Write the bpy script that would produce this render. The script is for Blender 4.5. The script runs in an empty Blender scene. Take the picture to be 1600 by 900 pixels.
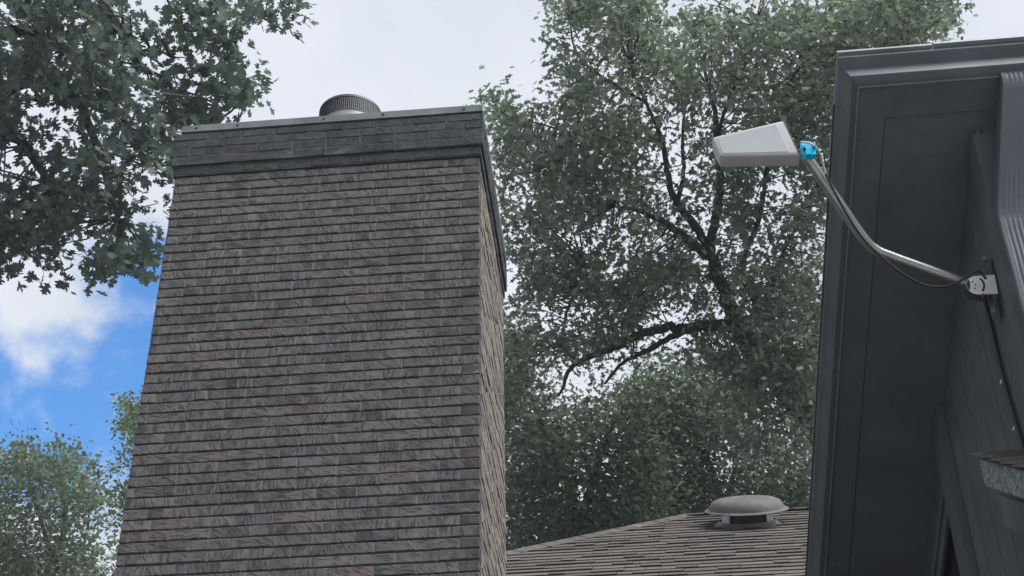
import bpy, bmesh, math, random
import numpy as np
from mathutils import Vector, Matrix

random.seed(11)
rng = np.random.default_rng(11)
scn = bpy.context.scene
col = scn.collection

# ------------------------------------------------------------------ camera
FPX = 2300.0                       # focal length in pixels of the 1600 px wide photograph
PITCH = math.atan(.713); YAW = math.atan(.082); ROLL = .0165
F0 = np.array([-math.sin(YAW), math.cos(YAW), 0.]); R0 = np.array([math.cos(YAW), math.sin(YAW), 0.]); ZZ = np.array([0, 0, 1.])
CF = F0*math.cos(PITCH) + ZZ*math.sin(PITCH); U0 = -F0*math.sin(PITCH) + ZZ*math.cos(PITCH)
CR = R0*math.cos(ROLL) - U0*math.sin(ROLL); CU = U0*math.cos(ROLL) + R0*math.sin(ROLL)
CAM = np.array([0, 0, 1.6])
cd = bpy.data.cameras.new('camera'); cam = bpy.data.objects.new('camera', cd); col.objects.link(cam)
cd.sensor_width = 36; cd.lens = 36*FPX/1600; cd.clip_start = .05; cd.clip_end = 3000
M = Matrix(((CR[0], CU[0], -CF[0]), (CR[1], CU[1], -CF[1]), (CR[2], CU[2], -CF[2]))).to_4x4()
M.translation = Vector(CAM); cam.matrix_world = M
scn.camera = cam

def ray(x, y): return CF + CR*(x-800)/FPX - CU*(y-450)/FPX
def at(x, y, d): return CAM + ray(x, y)*d                       # point seen at a photo pixel, d metres along the axis
def hit(x, y, p0, n):                                            # sight line meets a plane
    r = ray(x, y); return CAM + r*(np.dot(np.asarray(p0)-CAM, n)/np.dot(r, n))
def proj(P):
    d = np.asarray(P, float)-CAM; z = d@CF
    return 800+FPX*(d@CR)/z, 450-FPX*(d@CU)/z, z

# ------------------------------------------------------------------ sky, sun, exposure
SUN_EL, SUN_AZ = math.radians(55), math.radians(116)              # azimuth measured from +Y towards +X
w = bpy.data.worlds.new('World'); scn.world = w; w.use_nodes = True
nt = w.node_tree; nt.nodes.clear()
def nd(tree, t, **k):
    n = tree.nodes.new(t)
    for a, b in k.items(): setattr(n, a, b)
    return n
out = nd(nt, 'ShaderNodeOutputWorld')
sky = nd(nt, 'ShaderNodeTexSky', sky_type='NISHITA', sun_disc=False)
sky.sun_elevation = SUN_EL; sky.sun_rotation = SUN_AZ; sky.air_density = 1.0; sky.dust_density = .3; sky.ozone_density = 3.0
bg1 = nd(nt, 'ShaderNodeBackground'); bg1.inputs[1].default_value = .15
hs = nd(nt, 'ShaderNodeHueSaturation'); hs.inputs['Saturation'].default_value = 1.25; hs.inputs['Value'].default_value = 1.3
nt.links.new(sky.outputs[0], hs.inputs['Color']); nt.links.new(hs.outputs[0], bg1.inputs[0])
bg2 = nd(nt, 'ShaderNodeBackground'); bg2.inputs[1].default_value = 1.0
tc = nd(nt, 'ShaderNodeTexCoord')
# cloud deck with a break in it; the break is a direction in the sky, its edge is torn by noise
bd = ray(150, 580); bd = bd/np.linalg.norm(bd)
dot = nd(nt, 'ShaderNodeVectorMath', operation='DOT_PRODUCT'); dot.inputs[1].default_value = tuple(bd)
nt.links.new(tc.outputs['Generated'], dot.inputs[0])
n1 = nd(nt, 'ShaderNodeTexNoise'); n1.inputs['Scale'].default_value = 8; n1.inputs['Detail'].default_value = 7; n1.inputs['Roughness'].default_value = .55; n1.inputs['Distortion'].default_value = .35
mp = nd(nt, 'ShaderNodeMapping'); SEED = (3.1, .7, 1.9)
mp.inputs['Location'].default_value = SEED
nt.links.new(tc.outputs['Generated'], mp.inputs[0]); nt.links.new(mp.outputs[0], n1.inputs['Vector'])
rngd = nd(nt, 'ShaderNodeMapRange'); rngd.inputs[1].default_value = .9905; rngd.inputs[2].default_value = 1.0
rngd.inputs[3].default_value = 0; rngd.inputs[4].default_value = .64
nt.links.new(dot.outputs['Value'], rngd.inputs[0])
ctr = nd(nt, 'ShaderNodeMath', operation='MULTIPLY_ADD'); nt.links.new(n1.outputs['Fac'], ctr.inputs[0]); ctr.inputs[1].default_value = 1.9; ctr.inputs[2].default_value = -.42
sub = nd(nt, 'ShaderNodeMath', operation='SUBTRACT'); nt.links.new(ctr.outputs[0], sub.inputs[0]); nt.links.new(rngd.outputs[0], sub.inputs[1])
cov = nd(nt, 'ShaderNodeMapRange', interpolation_type='SMOOTHSTEP'); cov.inputs[1].default_value = -.02; cov.inputs[2].default_value = .30
nt.links.new(sub.outputs[0], cov.inputs[0])
n2 = nd(nt, 'ShaderNodeTexNoise'); n2.inputs['Scale'].default_value = 5; n2.inputs['Detail'].default_value = 5; n2.inputs['Roughness'].default_value = .5
nt.links.new(mp.outputs[0], n2.inputs['Vector'])
cr = nd(nt, 'ShaderNodeValToRGB')
cr.color_ramp.elements[0].position = .3; cr.color_ramp.elements[0].color = (.49, .525, .59, 1)
cr.color_ramp.elements[1].position = .7; cr.color_ramp.elements[1].color = (.615, .645, .71, 1)
nt.links.new(n2.outputs['Fac'], cr.inputs[0]); nt.links.new(cr.outputs[0], bg2.inputs[0])
mx = nd(nt, 'ShaderNodeMixShader')
nt.links.new(cov.outputs[0], mx.inputs[0]); nt.links.new(bg1.outputs[0], mx.inputs[1]); nt.links.new(bg2.outputs[0], mx.inputs[2])
nt.links.new(mx.outputs[0], out.inputs[0])

sl = bpy.data.lights.new('sun', 'SUN'); sl.energy = 4.0; sl.angle = math.radians(40); sl.color = (1, .985, .96)
so = bpy.data.objects.new('sun', sl); col.objects.link(so)
sd = Vector((math.sin(SUN_AZ)*math.cos(SUN_EL), math.cos(SUN_AZ)*math.cos(SUN_EL), math.sin(SUN_EL)))
so.rotation_euler = (-sd).to_track_quat('-Z', 'Y').to_euler(); so.location = (0, 0, 40)
scn.view_settings.view_transform = 'Standard'; scn.view_settings.look = 'None'
scn.view_settings.exposure = .46; scn.view_settings.gamma = 1

# ------------------------------------------------------------------ materials
def mat(name, build):
    m = bpy.data.materials.new(name); m.use_nodes = True
    t = m.node_tree; b = t.nodes['Principled BSDF']
    build(t, b); return m
def coords(t, scale=(1, 1, 1), rnd=False):
    c = nd(t, 'ShaderNodeTexCoord'); m = nd(t, 'ShaderNodeMapping'); m.inputs['Scale'].default_value = scale
    t.links.new(c.outputs['Object'], m.inputs[0])
    if rnd:
        r = rnd_value(t); v = nd(t, 'ShaderNodeVectorMath', operation='SCALE'); cv = nd(t, 'ShaderNodeCombineXYZ')
        mu = nd(t, 'ShaderNodeMath', operation='MULTIPLY'); mu.inputs[1].default_value = 37.
        t.links.new(r, mu.inputs[0])
        for k in range(3): t.links.new(mu.outputs[0], cv.inputs[k])
        t.links.new(cv.outputs[0], m.inputs['Location'])
    return m.outputs[0]
def rnd_value(t):
    o = nd(t, 'ShaderNodeObjectInfo'); g = nd(t, 'ShaderNodeNewGeometry')
    a = nd(t, 'ShaderNodeMath', operation='ADD'); t.links.new(o.outputs['Random'], a.inputs[0]); t.links.new(g.outputs['Random Per Island'], a.inputs[1])
    f = nd(t, 'ShaderNodeMath', operation='FRACT'); t.links.new(a.outputs[0], f.inputs[0]); return f.outputs[0]
def ramp(t, fac, stops):
    r = nd(t, 'ShaderNodeValToRGB'); e = r.color_ramp.elements
    while len(e) < len(stops): e.new(.5)
    for k, (p, c) in enumerate(stops): e[k].position = p; e[k].color = (*c, 1)
    t.links.new(fac, r.inputs[0]); return r.outputs[0]
def noise(t, vec, scale, detail=4, rough=.55, dist=0.):
    n = nd(t, 'ShaderNodeTexNoise'); n.inputs['Scale'].default_value = scale; n.inputs['Detail'].default_value = detail
    n.inputs['Roughness'].default_value = rough; n.inputs['Distortion'].default_value = dist
    if vec is not None: t.links.new(vec, n.inputs['Vector'])
    return n.outputs['Fac']
def mixc(t, fac, a, b, mode='MIX'):
    m = nd(t, 'ShaderNodeMix', data_type='RGBA', blend_type=mode)
    for s, v in ((0, fac), (6, a), (7, b)):
        if isinstance(v, (int, float)): m.inputs[s].default_value = v
        elif isinstance(v, tuple): m.inputs[s].default_value = (*v, 1)
        else: t.links.new(v, m.inputs[s])
    return m.outputs[2]
def bump(t, b, h, strength, dist):
    n = nd(t, 'ShaderNodeBump'); n.inputs['Strength'].default_value = strength; n.inputs['Distance'].default_value = dist
    t.links.new(h, n.inputs['Height']); t.links.new(n.outputs[0], b.inputs['Normal'])
def mathn(t, op, a, b_=None):
    m = nd(t, 'ShaderNodeMath', operation=op)
    for k, v in enumerate((a, b_)):
        if v is None: continue
        if isinstance(v, (int, float)): m.inputs[k].default_value = v
        else: t.links.new(v, m.inputs[k])
    return m.outputs[0]

def plain(c, rough=.6, metal=0., var=.12, nscale=14, bmp=.15, spec=.5):
    def f(t, b):
        v = coords(t); n = noise(t, v, nscale, 6, .6)
        lo = tuple(x*(1-var) for x in c); hi = tuple(min(1, x*(1+var)) for x in c)
        t.links.new(ramp(t, n, [(.3, lo), (.7, hi)]), b.inputs['Base Color'])
        b.inputs['Roughness'].default_value = rough; b.inputs['Metallic'].default_value = metal
        b.inputs['Specular IOR Level'].default_value = spec
        if bmp: bump(t, b, noise(t, v, nscale*9, 3), bmp, .002)
    return f

def angle_of(t, r):
    a = mathn(t, 'MULTIPLY', mathn(t, 'FRACT', mathn(t, 'MULTIPLY', r, 7.3)), 1.9)
    return mathn(t, 'MULTIPLY', mathn(t, 'ADD', a, .05), -1.)
def brick_mat(dark=(1., 1., 1.), carve=1.):
    def f(t, b):
        r = rnd_value(t); v = coords(t, rnd=True)
        rot = nd(t, 'ShaderNodeVectorRotate', rotation_type='Y_AXIS')
        t.links.new(v, rot.inputs['Vector'])
        # the rough drag marks run at another slant on every brick
        t.links.new(angle_of(t, r), rot.inputs['Angle'])
        warp = noise(t, v, 9, 3, .5)
        cv = nd(t, 'ShaderNodeVectorMath', operation='ADD')
        sc = nd(t, 'ShaderNodeVectorMath', operation='SCALE'); sc.inputs['Scale'].default_value = .05
        wn = nd(t, 'ShaderNodeTexNoise'); wn.inputs['Scale'].default_value = 14; wn.inputs['Detail'].default_value = 3
        t.links.new(v, wn.inputs['Vector']); t.links.new(wn.outputs['Color'], sc.inputs[0])
        t.links.new(rot.outputs[0], cv.inputs[0]); t.links.new(sc.outputs[0], cv.inputs[1])
        mp_ = nd(t, 'ShaderNodeMapping'); mp_.inputs['Scale'].default_value = (16, 16, 125); t.links.new(cv.outputs[0], mp_.inputs[0])
        g = noise(t, mp_.outputs[0], 1.0, 4, .55)
        groove = nd(t, 'ShaderNodeMapRange', interpolation_type='SMOOTHSTEP'); groove.inputs[1].default_value = .38; groove.inputs[2].default_value = .47
        gm = mathn(t, 'ADD', g, mathn(t, 'MULTIPLY', mathn(t, 'SUBTRACT', noise(t, v, 22, 2, .5), .5), .42))
        t.links.new(gm, groove.inputs[0])
        fine = noise(t, v, 160, 4, .65)
        base = ramp(t, r, [(0, (.084, .079, .084)), (.2, (.103, .098, .102)), (.45, (.122, .116, .118)), (.62, (.131, .124, .119)), (.8, (.108, .106, .115)), (.95, (.120, .114, .104)), (1, (.145, .113, .110))])
        blot = noise(t, v, 11, 3, .5)
        base = mixc(t, mathn(t, 'MULTIPLY', ramp(t, blot, [(.42, (0, 0, 0)), (.6, (1, 1, 1))]), .5), base, (.125, .115, .12))
        sx = nd(t, 'ShaderNodeSeparateXYZ'); t.links.new(v, sx.inputs[0])
        wn1 = nd(t, 'ShaderNodeTexWhiteNoise', noise_dimensions='1D'); t.links.new(mathn(t, 'FLOOR', mathn(t, 'DIVIDE', sx.outputs[0], .085)), wn1.inputs['W'])
        base = mixc(t, 1., base, ramp(t, wn1.outputs[0], [(0, (.66, .66, .68)), (.15, (.86, .86, .87)), (.5, (1, 1, 1)), (1, (1.14, 1.13, 1.1))]), 'MULTIPLY')
        pink = noise(t, v, 6, 2, .5)
        base = mixc(t, ramp(t, pink, [(.64, (0, 0, 0)), (.74, (.4, .4, .4))]), base, (.235, .17, .158))
        base = mixc(t, mathn(t, 'MULTIPLY', mathn(t, 'SUBTRACT', 1., groove.outputs[0]), .8*carve), base, (.055, .052, .053))
        pale = ramp(t, g, [(.56, (0, 0, 0)), (.72, (.55, .55, .55))])
        base = mixc(t, pale, base, (.225, .22, .22))
        fm = ramp(t, fine, [(.25, (.72, .72, .72)), (.7, (1.12, 1.12, 1.12))])
        base = mixc(t, 1., base, fm, 'MULTIPLY')
        base = mixc(t, 1., base, dark, 'MULTIPLY')
        t.links.new(base, b.inputs['Base Color']); b.inputs['Roughness'].default_value = .92; b.inputs['Specular IOR Level'].default_value = .25
        h = mathn(t, 'ADD', mathn(t, 'MULTIPLY', groove.outputs[0], .75*carve), mathn(t, 'MULTIPLY', fine, .25))
        bump(t, b, h, .9, .006)
    return f
MB_ = brick_mat
m_brick = mat('carved_brick', brick_mat((1., 1., 1.), 1.0))
m_brick_end = mat('smooth_dark_brick', brick_mat((.72, .72, .72), .45))
m_brick_lit = mat('sunlit_tan_brick', brick_mat((1.72, 1.62, 1.42), .4))  # lit copy of the carved brick: light on the right face is in the colour
def corbel_f(t, b):
    v = coords(t); n = noise(t, v, 5, 6, .65); n2_ = noise(t, v, 60, 4, .6)
    c = ramp(t, n, [(.3, (.042, .048, .052)), (.5, (.062, .070, .075)), (.68, (.11, .118, .12))])
    c = mixc(t, 1., c, ramp(t, n2_, [(.3, (.75, .75, .75)), (.7, (1.15, 1.15, 1.15))]), 'MULTIPLY')
    t.links.new(c, b.inputs['Base Color']); b.inputs['Roughness'].default_value = .95; b.inputs['Specular IOR Level'].default_value = .2
    bump(t, b, mathn(t, 'ADD', n2_, mathn(t, 'MULTIPLY', n, .6)), .8, .006)
m_corbel = mat('soot_stained_brick', brick_mat((.50, .575, .60), .6)); m_smear = mat('smeared_soot_mortar', corbel_f)
m_mortar = mat('raked_mortar', plain((.085, .083, .082), .95, var=.3, nscale=30, bmp=.5))
m_headjoint = mat('grey_mortar', plain((.122, .118, .116), .95, var=.3, nscale=30, bmp=.5))
m_cap = mat('weathered_zinc', plain((.15, .165, .175), .6, .3, var=.35, nscale=5, bmp=.1))
m_galv = mat('galvanised_steel', plain((.25, .265, .285), .55, .5, var=.15, nscale=9, bmp=.05))
m_wire = mat('grey_wire_mesh', plain((.10, .105, .11), .55, .6, bmp=0))
m_dark = mat('dark_interior', plain((.03, .03, .032), .8, bmp=0))
def shingle_f(t, b):
    r = rnd_value(t); v = coords(t, rnd=True)
    c = ramp(t, r, [(0, (.088, .08, .073)), (.3, (.104, .094, .086)), (.6, (.126, .114, .105)), (.85, (.097, .088, .081)), (1, (.14, .128, .118))])
    g = noise(t, v, 220, 2, .7)
    c = mixc(t, 1., c, ramp(t, g, [(.3, (.6, .6, .6)), (.7, (1.35, 1.35, 1.35))]), 'MULTIPLY')
    t.links.new(c, b.inputs['Base Color']); b.inputs['Roughness'].default_value = .95; b.inputs['Specular IOR Level'].default_value = .2
    bump(t, b, g, .6, .003)
m_shingle = mat('granule_shingle', shingle_f)
m_felt = mat('roof_felt', plain((.035, .033, .032), .95, bmp=.2))
def paint(c, rough=.45, grain=True):
    def f(t, b):
        v = coords(t); n = noise(t, v, 3.5, 6, .6)
        lo = tuple(x*.82 for x in c); hi = tuple(x*1.18 for x in c)
        cc = ramp(t, n, [(.3, lo), (.7, hi)])
        strk = noise(t, coords(t, (9, 9, 1.2)), 1.6, 5, .65); cc = mixc(t, 1., cc, ramp(t, strk, [(.3, (.90, .90, .89)), (.65, (1.05, 1.05, 1.05))]), 'MULTIPLY')
        spk = noise(t, v, 45, 3, .7); cc = mixc(t, 1., cc, ramp(t, spk, [(.26, (.88, .88, .87)), (.4, (1, 1, 1)), (.75, (1.03, 1.03, 1.03))]), 'MULTIPLY')
        t.links.new(cc, b.inputs['Base Color'])
        rr = ramp(t, noise(t, v, 8, 5), [(.3, (rough-.08,)*3), (.7, (rough+.12,)*3)]); t.links.new(rr, b.inputs['Roughness'])
        b.inputs['Specular IOR Level'].default_value = .35
        if grain: bump(t, b, noise(t, coords(t, (60, 60, 4)), 1, 4, .6), .25, .002)
    return f
m_trim = mat('slate_blue_painted_trim', paint((.070, .083, .096), .42, False))
m_soffit = mat('slate_blue_painted_soffit', paint((.098, .107, .128), .7, False))
m_siding = mat('slate_grey_painted_siding', paint((.076, .084, .088), .65))
m_board = mat('slate_grey_painted_board', paint((.078, .086, .092), .55))
m_lip = mat('pale_aluminium_lip', plain((.19, .22, .25), .5, .2, bmp=0))
m_drip = mat('bare_metal_drip_edge', plain((.22, .23, .25), .55, .3, var=.25, nscale=8, bmp=.05))
def glass_f(t, b):
    b.inputs['Base Color'].default_value = (.012, .014, .018, 1); b.inputs['Roughness'].default_value = .06; b.inputs['Specular IOR Level'].default_value = .5
m_glass = mat('dark_window_glass', glass_f)
def rake_f(t, b):
    v = coords(t, (1, 1, 1)); n = noise(t, coords(t, (35, 35, 90)), 1, 5, .7, .6); n3 = noise(t, v, 6, 4)
    c = ramp(t, n, [(.32, (.05, .055, .058)), (.5, (.17, .185, .185)), (.68, (.37, .39, .385))])
    c = mixc(t, mathn(t, 'MULTIPLY', n3, .3), c, (.12, .13, .125))
    t.links.new(c, b.inputs['Base Color']); b.inputs['Roughness'].default_value = .95
    bump(t, b, n, .8, .006)
m_rake = mat('rough_weathered_board', rake_f)
m_plastic = mat('light_grey_plastic', plain((.43, .42, .44), .42, var=.05, nscale=6, bmp=.04))
m_panel = mat('pale_grey_panel', plain((.40, .41, .44), .28, var=.06, nscale=5, bmp=.03))
m_blue = mat('bright_blue_tape', plain((.005, .50, .80), .55, var=.12, nscale=40, bmp=.2))
m_tube = mat('zinc_plated_tube', plain((.30, .31, .305), .3, .8, var=.12, nscale=20, bmp=.05))
m_black = mat('black_rubber', plain((.015, .016, .018), .55, bmp=.1))
m_white = mat('white_nylon', plain((.7, .7, .7), .5, bmp=0))
m_lead = mat('pale_grey_lead', plain((.45, .5, .48), .5, bmp=0))
m_vent = mat('grey_painted_vent', plain((.085, .084, .081), .8, var=.35, nscale=9, bmp=.35))
def bark_f(t, b):
    v = coords(t, (9, 9, 2.5)); n = noise(t, v, 3, 6, .65, .4)
    t.links.new(ramp(t, n, [(.3, (.045, .044, .042)), (.7, (.115, .11, .102))]), b.inputs['Base Color']); b.inputs['Roughness'].default_value = .95
    bump(t, b, n, 1., .02)
m_bark = mat('grey_oak_bark', bark_f)
def leaf_mat(name, stops, trans=.35, spec=.65, rough=.36):
    m = bpy.data.materials.new(name); m.use_nodes = True; t = m.node_tree; b = t.nodes['Principled BSDF']; o = t.nodes['Material Output']
    r = rnd_value(t); c = ramp(t, r, stops)
    t.links.new(c, b.inputs['Base Color']); b.inputs['Roughness'].default_value = rough; b.inputs['Specular IOR Level'].default_value = spec
    tr = nd(t, 'ShaderNodeBsdfTranslucent'); tcol = mixc(t, 1., c, (1.3, 1.4, 1.05), 'MULTIPLY'); t.links.new(tcol, tr.inputs[0])
    mxs = nd(t, 'ShaderNodeMixShader'); mxs.inputs[0].default_value = trans
    t.links.new(b.outputs[0], mxs.inputs[1]); t.links.new(tr.outputs[0], mxs.inputs[2]); t.links.new(mxs.outputs[0], o.inputs[0])
    return m
m_leafL = leaf_mat('dark_oak_leaf', [(0, (.068, .090, .094)), (.6, (.088, .114, .116)), (.93, (.112, .138, .136)), (1, (.17, .185, .175))], .42, .4, .5)
m_leafR = leaf_mat('grey_green_oak_leaf', [(0, (.065, .088, .080)), (.4, (.13, .160, .145)), (.85, (.19, .222, .20)), (1, (.28, .30, .25))], .45)
m_leafB = leaf_mat('dull_green_leaf', [(0, (.04, .055, .05)), (.5, (.085, .108, .095)), (1, (.19, .215, .18))], .38)
m_leafF = leaf_mat('soft_green_leaf', [(0, (.065, .092, .07)), (.6, (.105, .14, .10)), (1, (.155, .185, .13))], .4)
m_leafS = leaf_mat('yellow_green_leaf', [(0, (.07, .10, .045)), (.6, (.11, .15, .06)), (1, (.15, .17, .08))], .4)
def bounce_f(t, b):
    n = noise(t, coords(t), 1.5, 6); t.links.new(ramp(t, n, [(.3, (.32, .32, .31)), (.7, (.40, .395, .38))]), b.inputs['Base Color']); b.inputs['Roughness'].default_value = .95
m_lawn = mat('dark_lawn', plain((.065, .075, .05), .95, var=.4, nscale=2, bmp=0))
m_bounce = mat('pale_bounce_paving', bounce_f)

# ------------------------------------------------------------------ mesh helpers
def tag(o, label=None, cat=None, group=None, kind=None):
    for k, v in (('label', label), ('category', cat), ('group', group), ('kind', kind)):
        if v: o[k] = v
    return o
def empty(name, loc, label, cat, group=None):
    o = bpy.data.objects.new(name, None); o.location = tuple(loc); o.empty_display_size = .1; col.objects.link(o)
    return tag(o, label, cat, group)
def link(name, me, parent=None, loc=None, mats=None):
    o = bpy.data.objects.new(name, me); col.objects.link(o)
    if loc is not None: o.location = tuple(loc)
    if parent is not None:
        o.parent = parent
        base = abs_loc(parent)
        o.location = Vector(loc if loc is not None else (0, 0, 0)) - base
    return o
def abs_loc(o):
    v = Vector((0, 0, 0))
    while o is not None: v += o.location; o = o.parent
    return v
class MB:
    def __init__(s): s.v = []; s.f = []; s.mi = []
    def add(s, vs, fs, mi=0):
        n = len(s.v); s.v += [tuple(map(float, p)) for p in vs]; s.f += [tuple(i+n for i in q) for q in fs]; s.mi += [mi]*len(fs); return s
    def box(s, a, b, mi=0):                                      # axis aligned
        x0, y0, z0 = np.minimum(a, b); x1, y1, z1 = np.maximum(a, b)
        return s.hexa([(x0,y0,z0),(x1,y0,z0),(x1,y1,z0),(x0,y1,z0),(x0,y0,z1),(x1,y0,z1),(x1,y1,z1),(x0,y1,z1)], mi)
    def hexa(s, p, mi=0): return s.add(p, [(3,2,1,0),(4,5,6,7),(0,1,5,4),(1,2,6,5),(2,3,7,6),(3,0,4,7)], mi)
    def obox(s, o, a, b, c, mi=0):                               # corner o and three edge vectors
        o, a, b, c = map(np.asarray, (o, a, b, c))
        if np.dot(np.cross(a, b), c) < 0: a, b = b, a
        return s.hexa([o, o+a, o+a+b, o+b, o+c, o+a+c, o+a+b+c, o+b+c], mi)
    def tube(s, pts, rad, n=10, mi=0, caps=True):
        pts = [np.asarray(p, float) for p in pts]; rad = rad if hasattr(rad, '__len__') else [rad]*len(pts)
        t0 = pts[1]-pts[0]; t0 = t0/np.linalg.norm(t0)
        up = np.array([0, 0, 1.]) if abs(t0[2]) < .9 else np.array([1., 0, 0])
        a = np.cross(t0, up); a /= np.linalg.norm(a); vs = []
        for i, p in enumerate(pts):
            t = pts[min(i+1, len(pts)-1)]-pts[max(i-1, 0)]; t = t/(np.linalg.norm(t)+1e-12)
            a = a-t*np.dot(a, t); a /= np.linalg.norm(a); b = np.cross(t, a)
            for k in range(n):
                an = 2*math.pi*k/n; vs.append(p+(a*math.cos(an)+b*math.sin(an))*rad[i])
        fs = [(i*n+k, i*n+(k+1) % n, (i+1)*n+(k+1) % n, (i+1)*n+k) for i in range(len(pts)-1) for k in range(n)]
        if caps: fs += [tuple(range(n-1, -1, -1)), tuple(range((len(pts)-1)*n, len(pts)*n))]
        return s.add(vs, fs, mi)
    def lathe(s, prof, c=(0, 0, 0), n=40, mi=0, rot=None, closed=False):
        vs = []
        for r, z in prof:
            for k in range(n):
                an = 2*math.pi*k/n; p = np.array([r*math.cos(an), r*math.sin(an), z])
                if rot is not None: p = rot@p
                vs.append(p+np.asarray(c))
        m = len(prof); fs = []
        for i in range(m if closed else m-1):
            for k in range(n):
                fs.append((i*n+k, i*n+(k+1) % n, ((i+1) % m)*n+(k+1) % n, ((i+1) % m)*n+k))
        return s.add(vs, fs, mi)
    def prism(s, poly, d, mi=0):                                 # planar polygon pushed along d
        poly = [np.asarray(p, float) for p in poly]; n = len(poly); d = np.asarray(d, float)
        nn = sum(np.cross(poly[i]-poly[0], poly[(i+1) % n]-poly[0]) for i in range(n))
        if np.dot(nn, d) > 0: poly = poly[::-1]
        return s.add(poly+[p+d for p in poly], [tuple(range(n)), tuple(range(2*n-1, n-1, -1))]+[((i+1) % n, i, i+n, (i+1) % n+n) for i in range(n)], mi)
    def build(s, name, mats, parent=None, origin=None, smooth=False, bevel=0, seg=2):
        o0 = np.array(origin if origin is not None else (abs_loc(parent) if parent is not None else (0, 0, 0)), float)
        me = bpy.data.meshes.new(name)
        me.from_pydata([tuple(np.asarray(p)-o0) for p in s.v], [], s.f)
        mats = mats if isinstance(mats, (list, tuple)) else [mats]
        for m in mats: me.materials.append(m)
        me.polygons.foreach_set('material_index', s.mi)
        if bevel:
            bm = bmesh.new(); bm.from_mesh(me); bmesh.ops.remove_doubles(bm, verts=bm.verts, dist=1e-5)
            bmesh.ops.bevel(bm, geom=[e for e in bm.edges if len(e.link_faces) == 2 and e.calc_face_angle(0) > .5], offset=bevel, segments=seg, profile=.6, affect='EDGES', clamp_overlap=True)
            bm.to_mesh(me); bm.free()
        if smooth:
            me.polygons.foreach_set('use_smooth', [True]*len(me.polygons)); me.set_sharp_from_angle(angle=math.radians(40))
        me.update()
        return link(name, me, parent, o0)
def spline(pts, n=6):                                            # Catmull-Rom through the points
    P = [np.asarray(p, float) for p in pts]; P = [2*P[0]-P[1]]+P+[2*P[-1]-P[-2]]; o = []
    for i in range(1, len(P)-2):
        for k in range(n):
            t = k/n; a, b, c, d = P[i-1:i+3]
            o.append(.5*((2*b)+(-a+c)*t+(2*a-5*b+4*c-d)*t*t+(-a+3*b-3*c+d)*t**3))
    return o+[P[-2]]

# ------------------------------------------------------------------ ground
g = MB(); S = 600
g.add([(-S, -S, 0), (S, -S, 0), (S, S, 0), (-S, S, 0)], [(0, 1, 2, 3)])
tag(g.build('ground', m_lawn), kind='structure')  # lawn kept dark so the bounced light fades away from the slab
g = MB(); g.box((-9, -12, .0), (6, 1.4, .05)); tag(g.build('bounce_slab', m_bounce), kind='structure')  # unseen pale slab, added to bounce light up under the eave and leaves

# ------------------------------------------------------------------ brick chimney
XL, XR, YF, YB = -2.593, -.733, 6.692, 8.19                      # faces of the shaft
ZTOP = 7.372                                                     # top of the plain shaft, under the corbel
PIT, BL, JH = .0640, .2127, .0092                                # course height, brick length with joint, bed joint
chim = empty('chimney', ((XL+XR)/2, (YF+YB)/2, 0), 'tall square chimney of grey-brown carved brick with a stained corbelled top', 'chimney')
NC = int(ZTOP/PIT)
RJ, RH = .0115, .003                                              # bed joints raked deep, head joints almost flush
core = MB(); core.box((XL+RJ, YF+RJ, 0), (XR-RJ, YB-RJ, ZTOP+.42)); core.build('mortar', m_mortar, chim)
hj = MB()
def brick_verts(L, D, H, jit=True):                              # front face towards -Y, origin in the middle of the front
    c = .0035
    x = L/2; z = H/2; j = (lambda a: random.uniform(-a, a)) if jit else (lambda a: 0)
    back = [(-x, D, -z), (x, D, -z), (x, D, z), (-x, D, z)]
    mid = [(-x+j(.0015), c+j(.001), -z+j(.0015)), (x+j(.0015), c+j(.001), -z+j(.0015)), (x+j(.0015), c+j(.001), z+j(.001)), (-x+j(.0015), c+j(.001), z+j(.001))]
    fr = [(-x+c+j(.001), j(.0018), -z+c+j(.001)), (x-c+j(.001), j(.0018), -z+c+j(.001)), (x-c, j(.0018), z-c), (-x+c, j(.0018), z-c)]
    vs = back+mid+fr
    fs = [(8, 9, 10, 11)]+[(4+i, 4+(i+1) % 4, 8+(i+1) % 4, 8+i) for i in range(4)]+[(i, (i+1) % 4, 4+(i+1) % 4, 4+i) for i in range(4)]+[(3, 2, 1, 0)]
    return vs, fs
BH = PIT-JH; GAP = .0105
protos = {}
def proto(kind, L):
    key = (kind, round(L, 3), random.randrange(5))
    if key not in protos:
        vs, fs = brick_verts(L, .09, BH)
        me = bpy.data.meshes.new('brick'); me.from_pydata(vs, [], fs); me.materials.append(m_brick_end if kind == 'end' else m_brick); protos[key] = me
    return protos[key]
front = []                                                       # (course, x centre, length, kind)
rest = MB()
def place(mbx, L, face, u, z, off=0., mi=0, D=.09):
    vs, fs = brick_verts(L, D, BH); q = []
    for (a, b, c) in vs:
        b += off
        if face == 'F': q.append((u+a, YF+b, z+c))
        elif face == 'B': q.append((u-a, YB-b, z+c))
        elif face == 'R': q.append((XR-b, u+a, z+c))
        else: q.append((XL+b, u-a, z+c))
    mbx.add(q, fs, mi)
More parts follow.
